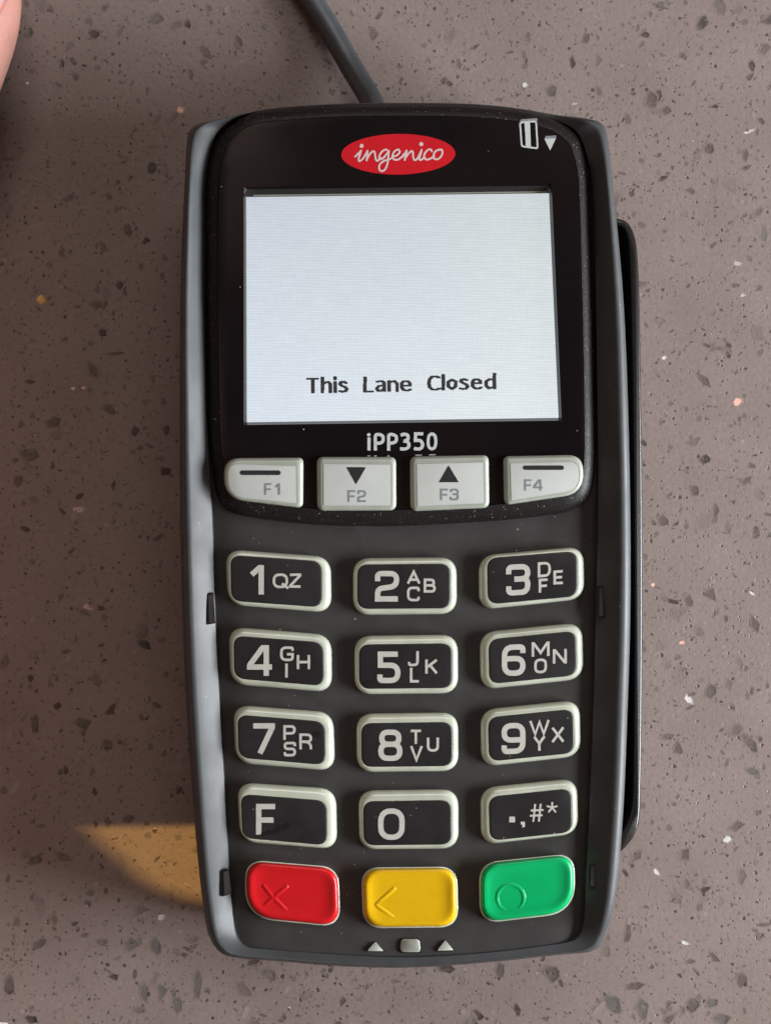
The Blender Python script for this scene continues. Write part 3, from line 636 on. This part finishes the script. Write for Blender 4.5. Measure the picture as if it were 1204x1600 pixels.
# ------------------------------------------------------------------ keys
def offs_q(q, d):
    """shrink a quad (px) towards its inside by d"""
    c = Vector((sum(p[0] for p in q)/4, sum(p[1] for p in q)/4)); o = []
    for p in q:
        v = Vector(p)-c; o.append((p[0]-math.copysign(d, v.x), p[1]-math.copysign(d, v.y)))
    return o
gaps = MB()
def zkey(q):
    cx_ = sum(p[0] for p in q)/4; cy_ = sum(p[1] for p in q)/4
    return lambda px, py: 26.5-(py-820)*.0067-.25
KH = 2.3
def number_key(outq, inq, ro, ri, legend, name='number_key', label=None):
    zf = zkey(outq); mb = MB()
    O = rpoly(outq, ro, 7); I = rpoly(inq, ri, 7)
    g = rpoly(offs_q(outq, -3.0), [r+4 for r in ro] if isinstance(ro, list) else ro+4, 7)
    gaps.loft([ring(g, lambda x, y: zf(x, y)-.02), ring(g, lambda x, y: zf(x, y)+.03), ring(O, lambda x, y: zf(x, y)+.02)], 'gap', cap=False)
    def mixr(t, h): return ring([(lerp(a[0], b[0], t), lerp(a[1], b[1], t)) for a, b in zip(O, I)], lambda x, y: zf(x, y)+h)
    mb.loft([mixr(0, -1.5), mixr(0, .7), mixr(.12, 1.35), mixr(.32, 1.85), mixr(.62, 2.12), mixr(.93, 2.22), mixr(1.0, 2.2), mixr(1.04, 2.1)], 'milk')
    k = mb.build(name, T, sharp=60)
    if label: k['label'] = label
    fb = MB(); cc = Vector((sum(p[0] for p in I)/len(I), sum(p[1] for p in I)/len(I)))
    def sc(s_, h): return ring([(lerp(cc.x, p[0], s_), lerp(cc.y, p[1], s_)) for p in I], lambda x, y: zf(x, y)+h)
    fb.loft([sc(1.0, 2.1), sc(.998, 2.26), sc(.985, 2.31), sc(.95, 2.33), sc(.8, 2.33)], 'face')
    fb.build('key_face', k, sharp=60)
    lb = MB(); zl = lambda x, y: zf(x, y)+2.36
    legend(lb, zl)
    for (bx, by, br, by2) in ((495, 1147, 5.2, 5.2), (576, 1067, 7, 5), (441, 1293, 9, 5), (428, 1300, 11, 4), (449, 1289, 4.5, 3.5), (414, 1303, 6, 3)):   # grime spots
        if outq[0][0] < bx < outq[1][0] and outq[0][1] < by < outq[2][1]: disc(lb, (bx, by), br, zl, 'gap', .03+.004*(bx % 5), by2)
    lb.build('key_legend', k, smooth=False)
    return k
def LG(*items):
    def f(mb, zl):
        for it in items:
            ch, box, w = it[:3]; sh = it[3] if len(it) > 3 else 0
            if ch == '.': poly(mb, [(box[0], box[1]), (box[2], box[1]), (box[2], box[3]), (box[0], box[3])], zl, 'legend')
            elif ch == ',': poly(mb, [(box[0], box[1]), (box[2], box[1]), (box[2], box[3]-1), (box[0]+2, box[3]), (box[0]+3, box[1]+4.5), (box[0], box[1]+4.5)], zl, 'legend')
            else: glyph(mb, ch, box, w, zl, 'legend', sh)
    return f
BW, SW = 8.4, 4.0
KEYS = [
 ([(352,858),(517,870),(518,958),(356,945)], [(360,867),(502.5,877),(502.5,949),(361,939)], LG(('1',(389,882,417,930),BW), ('Q',(426,896,450,919),SW), ('Z',(451,896,471,918.5),SW))),
 ([(551,872),(713,870.5),(713.5,959.5),(551,961)], [(558,882),(703,880.5),(703,950.5),(558,951.5)], LG(('2',(585.5,892,623.5,940),BW), ('A',(635,891.5,657,913),SW), ('C',(635.5,916.5,655.5,939.5),SW), ('B',(661.5,904,680.5,926),SW))),
 ([(747,868),(911,853),(912.5,936),(747.5,953.5)], [(760.5,872),(901,861),(901.5,931.5),(762,944.5)], LG(('3',(790,881.5,828,930),BW,-.05), ('D',(839.5,878,860,901.5),SW,-.08), ('F',(841,904,856.5,926),SW,-.08), ('E',(864,891,880,913),SW,-.08))),
 ([(357,979),(518,992),(519,1082),(360,1069)], [(365,993),(504.5,1003.5),(505.5,1072),(366,1060)], LG(('4',(386,1008,427.5,1057),BW), ('G',(437.5,1010,459,1033),SW), ('I',(443,1036,452,1059.5),SW), ('H',(463.5,1023,484.5,1046),SW))),
 ([(553,993.5),(715,991.5),(715.5,1083.5),(553.5,1085)], [(560.5,1007),(705.5,1005),(706,1075),(561,1076.5)], LG(('5',(589,1018,625.5,1067.5),BW), ('J',(637,1017,654,1041),SW), ('L',(640,1043,655.5,1066.5),SW), ('K',(664,1030,684,1053),SW))),
 ([(748.5,988),(909,972),(911,1061),(750,1078)], [(763,999),(899,985.5),(900.5,1055),(764,1069)], LG(('6',(783.5,1007,820.5,1056),BW,-.04), ('M',(830,1003,858,1026),SW,-.05), ('O',(834,1029,854,1052),SW,-.05), ('N',(863,1014,885,1037),SW,-.05))),
 ([(364,1101),(521,1113),(523.5,1205),(368,1192)], [(371,1116.5),(507,1127.5),(508,1195.5),(373,1184)], LG(('7',(392.5,1130,429.5,1179),BW), ('P',(442.5,1133,462,1156.5),SW), ('S',(443,1159,462.5,1182),SW), ('R',(467.5,1146,487.5,1171),SW))),
 ([(556,1115),(715.5,1113),(716,1205),(557,1206.5)], [(564,1130),(706,1128),(706.5,1197),(564.5,1198.5)], LG(('8',(590.5,1140,628.5,1189),BW), ('T',(640,1140,658.7,1163),SW), ('V',(640,1165,660.5,1189.5),SW), ('U',(666.5,1152,685.5,1174.5),SW))),
 ([(749.5,1109),(905,1093),(907,1181.5),(751,1198.5)], [(762,1121),(895,1107.5),(896.5,1176.5),(764,1190)], LG(('9',(783,1129.5,820.5,1178),BW,-.04), ('W',(826,1125,858.5,1149),SW,-.05), ('Y',(832,1150,852,1173.5),SW,-.05), ('X',(860.5,1136,881.5,1160),SW,-.05))),
 ([(370,1222),(525,1232.5),(527,1327.5),(375,1315)], [(376,1240.5),(510,1251),(510.5,1321),(379,1309.5)], LG(('F',(400,1256,433,1305),BW))),
 ([(559,1235),(716,1233),(716,1326),(561,1327.5)], [(567,1252),(704.5,1250),(705,1319.5),(568,1321)], LG(('0',(590.5,1263,632,1312.5),BW))),
 ([(749,1231),(901,1215.5),(903,1303),(751,1320.5)], [(763,1245),(892,1231.5),(893.5,1300),(765,1314)], LG(('.',(795,1276,804,1285),4), (',',(813,1284,819.5,1293),3), ('#',(827,1257,848.5,1283),3.0,-.05), ('*',(853,1253,871,1270),2.8))),
]
for i, (o, inn, lg) in enumerate(KEYS):
    number_key(o, inn, 27, 17, lg, 'number_key' if i not in (9, 11) else ('function_shift_key' if i == 9 else 'symbol_key'))

def tube_bits(mb, pts, r, zf, m, closed=False):
    """low rounded ridge following pts (px)"""
    P = [U(p[0], p[1], zf(*p)) for p in pts]; n_ = len(P); k = 8; rings = []
    for i in range(n_):
        a = P[i-1] if (closed or i > 0) else P[i]; b = P[(i+1) % n_] if (closed or i < n_-1) else P[i]
        t = (b-a).normalized(); s_ = Vector((-t.y, t.x, 0)).normalized()
        rings.append([P[i]+s_*r*math.cos(q)+Vector((0, 0, 1))*r*.26*math.sin(q) for q in [j/k*2*math.pi for j in range(k)]])
    if not closed:
        t0 = (P[0]-P[1]).normalized(); t1 = (P[-1]-P[-2]).normalized()
        rings = [[P[0]+t0*r*.7+(v-P[0])*.45 for v in rings[0]]]+rings+[[P[-1]+t1*r*.7+(v-P[-1])*.45 for v in rings[-1]]]
        mb.loft(rings, m, capbot=True)
    else: mb.loft(rings+[rings[0]], m, cap=False)
def action_key(outq, radii, m, sym, name, label):
    zf = zkey(outq); mb = MB()
    O = rpoly(outq, radii, 8); I1 = rpoly(offs_q(outq, 1.5), radii, 8)
    g = rpoly(offs_q(outq, -4), [r+4 for r in radii], 8)
    gaps.loft([ring(g, lambda x, y: zf(x, y)-.02), ring(g, lambda x, y: zf(x, y)+.03), ring(O, lambda x, y: zf(x, y)+.02)], 'gap', cap=False)
    mb.loft([ring(O, lambda x, y: zf(x, y)-1.5), ring(O, lambda x, y: zf(x, y)+1.0), ring(I1, lambda x, y: zf(x, y)+1.15)], 'milk')
    k = mb.build(name, T, sharp=60); k['label'] = label
    c = MB(); 
    def q(d, h, ex=0): return ring(rpoly(offs_q(outq, d), [max(6, r-d*.6) for r in radii], 8), lambda x, y: zf(x, y)+h)
    c.loft([q(1.8, .9), q(2.0, 1.9), q(3.2, 2.5), q(6, 2.85), q(9.5, 2.86), q(14, 2.70), q(20, 2.58), q(30, 2.54)], m)
    sym(c, lambda x, y: zf(x, y)+2.55)
    c.build('key_cap', k, sharp=70)
    return k
action_key([(383,1343),(529,1355),(532,1449),(383,1434)], [30, 28, 32, 50], 'red',
           lambda c, z: (tube_bits(c, [(412,1384),(426,1401),(447,1422)], .42, z, 'red'), tube_bits(c, [(448,1385),(428,1402),(405,1420)], .42, z, 'red')),
           'cancel_key', 'red cancel key with a raised X')
action_key([(564,1355.5),(714,1354),(716,1449),(567,1450.5)], [28, 28, 30, 30], 'yellow',
           lambda c, z: tube_bits(c, [(616,1388),(590,1411),(587,1413),(590,1416),(617,1435)], .42, z, 'yellow'), 'clear_key', 'yellow clear key with a raised arrowhead')
action_key([(748,1348),(897,1333),(898.5,1426),(749,1443.5)], [30, 30, 50, 32], 'green',
           lambda c, z: tube_bits(c, [(797+21*math.cos(a), 1403+21*math.sin(a)) for a in [i/28*2*math.pi for i in range(28)]], .36, z, 'green', True), 'enter_key', 'green enter key with a raised ring')
# ------------------------------------------------------------------ function keys on the bezel
def f_key(outq, ro, inq, ri, icon):
    zf = lambda x, y: ZB(x, y); mb = MB()
    O = rpoly(outq, ro, 6); I = rpoly(inq, ri, 6)
    g = rpoly(offs_q(outq, -2.0), [r+2 for r in ro], 6)
    gaps.loft([ring(g, lambda x, y: zf(x, y)+.0), ring(g, lambda x, y: zf(x, y)+.08), ring(O, lambda x, y: zf(x, y)+.06)], 'gap', cap=False)
    def mx(t, h): return ring([(lerp(a[0], b[0], t), lerp(a[1], b[1], t)) for a, b in zip(O, I)], lambda x, y: zf(x, y)+h)
    mb.loft([mx(0, -1), mx(0, .45), mx(.15, .8), mx(.45, 1.05), mx(.9, 1.15), mx(1.05, 1.1)], 'fborder')
    k = mb.build('function_key', T, sharp=60)
    f = MB(); f.loft([mx(1, 1.1), mx(1.0, 1.2), mx(1.1, 1.22)], 'fkey'); f.build('key_face', k, sharp=60)
    lb = MB(); icon(lb, lambda x, y: zf(x, y)+1.25); lb.build('key_legend', k, smooth=False)
def bar(x0, y0, x1, y1):
    return lambda mb, z: ribbon(mb, [(x0+3, (y0+y1)/2), (x1-3, (y0+y1)/2)], y1-y0, z, 'legend_dark', roundcap=True)
def seq(*fs): return lambda mb, z: [f(mb, z) for f in fs]
def gly(*it): return lambda mb, z: [glyph(mb, c, b, w, z, 'legend_grey') for c, b, w in it]
def tri(*p): return lambda mb, z: poly(mb, rpoly(list(p), 1.5, 3), z, 'legend_dark')
f_key([(350,716),(474,715),(473.5,794),(350,779)], [24, 9, 10, 34], [(356,725),(461.5,728),(462.5,786.5),(357,775)], [16, 1.5, 2, 28], seq(bar(375.5,735,438,742.3), gly(('F',(413,755,425,773.5),2.9), ('1',(429,755,439.5,773.5),2.9))))
f_key([(495,714),(618.5,714),(619,797.5),(495.5,798)], [10, 10, 11, 11], [(505,725),(609.5,725.5),(610,790),(505,790)], [2, 2, 2, 2], seq(tri((541,730),(571.7,730),(556,757)), gly(('F',(543,766,556,784.5),2.9), ('2',(558.5,766,572,784.5),2.9))))
f_key([(640,713.5),(763,711),(764,793.5),(641,799)], [10, 10, 11, 11], [(650.5,725),(754,722),(755.5,786.5),(651.5,791)], [2, 2, 2, 2], seq(tri((685,753.6),(716.5,753.6),(700.5,727)), gly(('F',(687.5,763.5,700.5,782),2.9), ('3',(703,763.5,716.5,782),2.9))))
f_key([(785.5,713),(910,710.5),(911,771),(787,789.5)], [9, 24, 34, 10], [(796.5,724),(903,721.5),(904,766),(798,782)], [1.5, 16, 28, 2], seq(bar(817,727.3,880,734.3), gly(('F',(818.5,749,831,767),2.9), ('4',(833,749,848,767),2.9))))
gaps.build('key_gap', plate_o)

# ------------------------------------------------------------------ marks on the display bezel
zl = lambda x, y: ZB(x, y)+.05
e = MB(); n_ = 64
oc = (622, 241); R0 = [(oc[0]+89*math.cos(-a), oc[1]+31.8*math.sin(-a)-(math.cos(a)*89)*.01) for a in [i/n_*2*math.pi for i in range(n_)]]
e.add([U(p[0], p[1], zl(*p)+.03) for p in R0], [tuple(range(n_))], 'logo_red')
logo = e.build('logo_badge', T)
lt = MB(); Z = lambda x, y: zl(x, y)+.06
def zc(p): return (525+p[0]/6.174, 200+p[1]/6.174)
SCRIPT = [[(183,275),(212,248),(238,220),(226,262),(216,302),(228,318),(262,292)], [(262,290),(286,250),(302,222),(300,262),(294,312)],
 [(294,302),(320,258),(352,226),(370,232),(376,270),(384,308),(402,314),(428,290)],
 [(506,228),(480,208),(448,222),(420,258),(416,290),(440,298),(474,268),(508,222)], [(508,222),(502,280),(494,345),(472,398),(440,416),(414,394),(420,352),(460,318),(510,302),(545,284)],
 [(545,278),(586,262),(612,232),(596,208),(562,226),(542,268),(556,302),(592,306),(630,280),(652,250)], [(640,280),(662,246),(678,220),(672,262),(660,308)],
 [(660,300),(690,256),(722,224),(738,232),(740,270),(750,304),(768,308),(790,284)], [(786,288),(806,250),(822,214),(812,256),(800,296),(816,308),(852,282)],
 [(922,226),(908,206),(880,214),(854,246),(848,284),(870,304),(906,296),(944,272)], [(990,206),(956,226),(938,264),(946,296),(980,300),(1012,272),(1024,234),(1014,208),(992,214)]]
for i, s in enumerate(SCRIPT):
    ribbon(lt, [zc(p) for p in crom(s, 5, closed=False)], 2.9, Z, 'logo_white', z0=.012*(i % 3), roundcap=True)
for c in ((245, 172), (820, 155)): disc(lt, zc(c), 3.2, Z, 'logo_white')
lt.build('logo_lettering', logo, smooth=False)
pr = MB()
def z4(p): return (560+p[0]/8.6, 665+p[1]/8.6)
PR = [([(140,160),(140,335)], 0), ([(225,335),(225,118),(285,118),(330,140),(330,215),(285,237),(225,237)], 45), ([(404,335),(404,118),(462,118),(508,140),(508,212),(462,235),(404,235)], 45),
      ([(565,130),(610,112),(665,125),(665,190),(610,208)], 36), ([(600,208),(670,215),(678,290),(625,318),(555,310)], 42),
      ([(868,110),(765,110),(762,200),(822,196),(862,235),(852,300),(800,318),(742,306)], [0, 0, 0, 20, 36, 36, 30, 0])]
for i, (p, r) in enumerate(PR):
    rr = [q/8.6 for q in r] if isinstance(r, list) else r/8.6
    ribbon(pr, rpoly([z4(q) for q in p], rr, 5, closed=False), 5.0, zl, 'print', z0=.012*(i % 2))
disc(pr, z4((137, 124)), 2.9, zl, 'print')
ribbon(pr, [z4((985+52*math.copysign(abs(math.cos(a))**.85, math.cos(a)), 212+100*math.copysign(abs(math.sin(a))**.85, math.sin(a)))) for a in [i/28*2*math.pi for i in range(28)]], 4.7, zl, 'print', closed=True)
for x0, x1, y in ((122, 162, 408), (206, 248, 408), (385, 416, 408), (760, 850, 398), (945, 1035, 393)):  # reflection of the lettering at the lens edge, painted on as short dashes
    a, b = z4((x0, y)), z4((x1, y)); ribbon(pr, [a, b], 1.6, zl, 'print')
pr.build('model_lettering_and_ghost', T, smooth=False)
ic = MB()
fr_ = [(812,191.5),(837,189.5),(839.5,232),(814.5,228.5)]
ribbon(ic, rpoly(fr_, 3, 3), 2.7, zl, 'print', closed=True)
poly(ic, [(819,192),(827.5,191.5),(829,231),(821,229.5)], zl, 'print', .02)
poly(ic, [(811,190),(814,186.5),(838.5,184.5),(839.5,189)], zl, 'legend_grey', .0)
poly(ic, [(850,217),(868,216),(859,235)], zl, 'print')
poly(ic, [(850,217),(852,212.5),(868.5,211.5),(868,216)], zl, 'legend_grey')
ic.build('card_icon', T, smooth=False)
sl = MB(); ribbon(sl, crom([(815,182),(832,182.5),(846,184.5)], 4, closed=False), 1.6, lambda x, y: ZB(x, y)-.62, 'legend_grey'); 
# ------------------------------------------------------------------ small windows under the keypad, clips
def window(pts, r, name='indicator_window'):
    mb = MB(); o = rpoly(pts, r, 4); zf = lambda x, y: ZP(x, y)-.35
    c = (sum(p[0] for p in o)/len(o), sum(p[1] for p in o)/len(o))
    s_ = lambda k: [(lerp(c[0], p[0], k), lerp(c[1], p[1], k)) for p in o]
    mb.loft([ring(s_(1.16), lambda x, y: zf(x, y)-1), ring(s_(1.14), lambda x, y: zf(x, y)+.12), ring(o, lambda x, y: zf(x, y)+.14)], 'gap', cap=False)
    mb.loft([ring(o, lambda x, y: zf(x, y)-.5), ring(o, lambda x, y: zf(x, y)+.35), ring(s_(.9), lambda x, y: zf(x, y)+.5)], 'cap_grey')
    mb.build(name, T, sharp=50)
window([(586,1471),(599.5,1486.5),(572.5,1486)], 2.5); window([(626,1467),(655,1467),(657,1488),(624.5,1487.5)], 6); window([(695,1468.5),(708.5,1485),(681.5,1486)], 2.5)
def clip(pts, z):
    mb = MB(); zt = lambda x, y: z
    mb.loft([ring(pts, z-4), ring(pts, z)], 'gap')
    c = (sum(p[0] for p in pts)/4, sum(p[1] for p in pts)/4)
    q = [(lerp(c[0], p[0], .62)+1, lerp(c[1], p[1], .9)) for p in pts]
    mb.loft([ring(q, z-1), ring(q, z+.08)], 'plate'); mb.build('clip_notch', T, sharp=20)
clip([(321.5,928),(333.5,926),(336.5,974),(323.5,976)], 27.3)
clip([(345,1361),(358,1358),(363,1396),(347,1401)], 24.7)
clip([(932,916),(943,916),(944,964),(933,965)], 27.2)
clip([(920,1350),(932,1351),(931,1388),(918,1386)], 24.3)
# ------------------------------------------------------------------ swipe reader along the right side
def rail():
    mb = MB()
    outer = [(950,338),(966,342),(976,345),(985,354),(992,372),(996,400),(999,470),(1001,600),(1003,760),(1003.5,950),(1002.5,1120),(1000.5,1240),(998,1283),(990,1306),(978,1322),(966,1333),(950,1338)]
    inn = [(950,347),(964,351),(972,355),(978,364),(981,380),(983,405),(985,470),(987.5,600),(989.5,760),(990.5,950),(990,1120),(988.5,1230),(986,1262),(980,1284),(972,1298),(964,1308),(950,1314)]
    o = crom(outer, 3, False); i_ = crom(inn, 3, False); loop = o+i_[::-1]; zt = 19.5
    R = [ring(loop, zt)]
    lo = [Vector((p.x, p.y, .4)) for p in R[0]]
    c = offs(loop, 1.2); c2 = offs(loop, 3.0)
    mb.loft([lo, [Vector((p.x, p.y, zt-.8)) for p in R[0]], ring(c, zt-.2), ring(c2, zt)], 'rail')
    mb.build('swipe_reader_rail', T, sharp=60)
    fl = MB(); loop2 = [(p[0], p[1]) for p in o]+[(945, 1335), (945, 340)]
    a = ring(loop2, 7.0); fl.loft([[Vector((p.x*.998, p.y, .5)) for p in a], [Vector((p.x*.998, p.y, 7)) for p in a]], 'rail')
    fl.build('swipe_slot_floor', T)
rail()
# ------------------------------------------------------------------ cable
def cable():
    P = [(330,-420,2.6),(380,-250,2.6),(430,-110,2.6),(462,-40,2.6),(487,0,2.7),(518,50,3.0),(546,100,4.2),(570,140,6.5),(583,165,8.5),(590,190,10)]
    W_ = crom([tuple(U(*p)) for p in P], 6, False); W_ = [Vector(p) for p in W_]; r = 2.35; rings = []
    for i, p in enumerate(W_):
        t = (W_[min(i+1, len(W_)-1)]-W_[max(0, i-1)]).normalized(); s_ = t.cross(Vector((0, 0, 1))).normalized(); u = s_.cross(t)
        rings.append([p+s_*r*math.cos(a)+u*r*math.sin(a) for a in [j/20*2*math.pi for j in range(20)]])
    mb = MB(); mb.loft(rings, 'cable', capbot=True); mb.build('power_cable', T)
cable()

# ================================================================== hand at the top left (only the side of the thumb is in frame)
def hand():
    J = {}; 
    def V_(n, px, py, z, r): J[n] = (U(px, py, z)*MM, r*MM)
    V_('pal', -300, 420, 22, 17); V_('wri', -380, 700, 26, 19); V_('arm', -470, 1150, 34, 25); V_('arm2', -640, 1900, 44, 33)
    V_('p1', -240, 200, 20, 13); V_('p2', -350, 190, 22, 14); V_('p3', -460, 220, 21, 13)
    V_('t0', -235, 400, 19, 12.5); V_('t1', -124, 250, 17, 10.6); V_('t2', -76, 130, 15, 9.9); V_('t2b', -50, 40, 13.5, 11.2); V_('t3', -40, -30, 12, 10.6); V_('t4', -38, -85, 11, 7.0)
    F = {'i': ((-215, 10), (-200, -220), (-188, -370), (-182, -480)), 'm': ((-320, -10), (-315, -270), (-310, -440), (-308, -560)),
         'r': ((-420, 20), (-432, -220), (-438, -380), (-442, -490)), 'l': ((-515, 90), (-545, -90), (-560, -210), (-568, -300))}
    E = [('pal', 'wri'), ('wri', 'arm'), ('arm', 'arm2'), ('pal', 'p1'), ('pal', 'p2'), ('pal', 'p3'), ('pal', 't0'), ('t0', 't1'), ('t1', 't2'), ('t2', 't2b'), ('t2b', 't3'), ('t3', 't4')]
    for k, root in (('i', 'p1'), ('m', 'p2'), ('r', 'p3'), ('l', 'p3')):
        pts = F[k]; zz = (19, 17, 11, 8.5); rr = (10.5, 8.6, 7.8, 6.2) if k != 'l' else (9.2, 7.6, 6.8, 5.4)
        prev = root
        for j, (p, z, r) in enumerate(zip(pts, zz, rr)): V_(k+str(j), p[0], p[1], z, r); E.append((prev, k+str(j))); prev = k+str(j)
    names = list(J); me = bpy.data.meshes.new('person')
    base = Vector((J['pal'][0].x, J['pal'][0].y, 0))
    me.from_pydata([J[n_][0]-base for n_ in names], [(names.index(a), names.index(b)) for a, b in E], [])
    o = bpy.data.objects.new('person', me); COL.objects.link(o); o.location = base
    bpy.context.view_layer.objects.active = o; o.select_set(True)
    sk = o.modifiers.new('skin', 'SKIN'); sk.use_smooth_shade = True
    for i, n_ in enumerate(names):
        r = J[n_][1]; me.skin_vertices[0].data[i].radius = (r, r*(.86 if n_[0] in 'tpimrl' else .8)); me.skin_vertices[0].data[i].use_root = (n_ == 'pal')
    ss = o.modifiers.new('sub', 'SUBSURF'); ss.levels = 3; ss.render_levels = 3
    dg = bpy.context.evaluated_depsgraph_get(); me2 = bpy.data.meshes.new_from_object(o.evaluated_get(dg))
    o.modifiers.clear(); o.data = me2; me2.materials.clear(); me2.materials.append(MT['skin'])
    me2.polygons.foreach_set('use_smooth', [True]*len(me2.polygons))
    zmin = min(v.co.z for v in me2.vertices)
    for v in me2.vertices:
        if v.co.z < .0004: v.co.z = .0004+(v.co.z-.0004)*.02
    o['label'] = 'bare hand resting on the counter, its thumb tip with nail showing at the top left'; o['category'] = 'person'
    # nails, draped on the finger tips
    from mathutils.bvhtree import BVHTree
    bvh = BVHTree.FromPolygons([v.co for v in me2.vertices], [p.vertices for p in me2.polygons])
    def nail(cx_, cy_, hw, hl, ang, fold=False):
        if not fold: nail(cx_, cy_, hw+3.5, hl+4, ang, True)
        vs = []; N = 26; ca, sa = math.cos(ang), math.sin(ang)
        for j in range(N+1):
            for i in range(N+1):
                u = (i/N*2-1); v = (j/N*2-1)
                a = u*math.sqrt(1-v*v/2); b = v*math.sqrt(1-u*u/2)
                k = max(abs(u), abs(v))
                x, y = a*hw*1.05, b*hl
                q = U(cx_+x*ca-y*sa, cy_+x*sa+y*ca, 21)*MM-base
                h = bvh.ray_cast(Vector((q.x, q.y, .1)), Vector((0, 0, -1)))[0]
                z = (h.z if h else .012)
                vs.append((q.x, q.y, z+(.0002 if fold else .0006)*(1-k**4)+(.00012 if fold else .0002)-.0002*(k**8)))
        m_ = bpy.data.meshes.new('nail_fold' if fold else 'nail'); m_.from_pydata(vs, [], [(j*(N+1)+i, (j+1)*(N+1)+i, (j+1)*(N+1)+i+1, j*(N+1)+i+1) for j in range(N) for i in range(N)])
        m_.materials.append(MT['nail_fold' if fold else 'nail']); m_.polygons.foreach_set('use_smooth', [True]*len(m_.polygons))
        ob = bpy.data.objects.new('nail_fold' if fold else 'nail', m_); COL.objects.link(ob); ob.parent = o
    nail(-33, -32, 36, 66, .06)
    for k in 'imrl':
        a, b = F[k][2], F[k][3]; nail(lerp(a[0], b[0], .85), lerp(a[1], b[1], .85), 34, 48, 0)
hand()
# ================================================================== pale slip at the bottom left corner
def slip():
    mb = MB(); q = [(-260, 1583), (12, 1597.5), (-6, 1900), (-290, 1860)]
    mb.loft([[U(*p, 0)+Vector((0, 0, .06)) for p in q], [U(*p, 0)+Vector((0, 0, .22)) for p in q]], 'paper', capbot=True)
    c = U(-130, 1740, 0)
    o = mb.build('paper_slip', None, sharp=20); o['label'] = 'corner of a white paper slip at the bottom left edge of the counter'; o['category'] = 'paper'
slip()
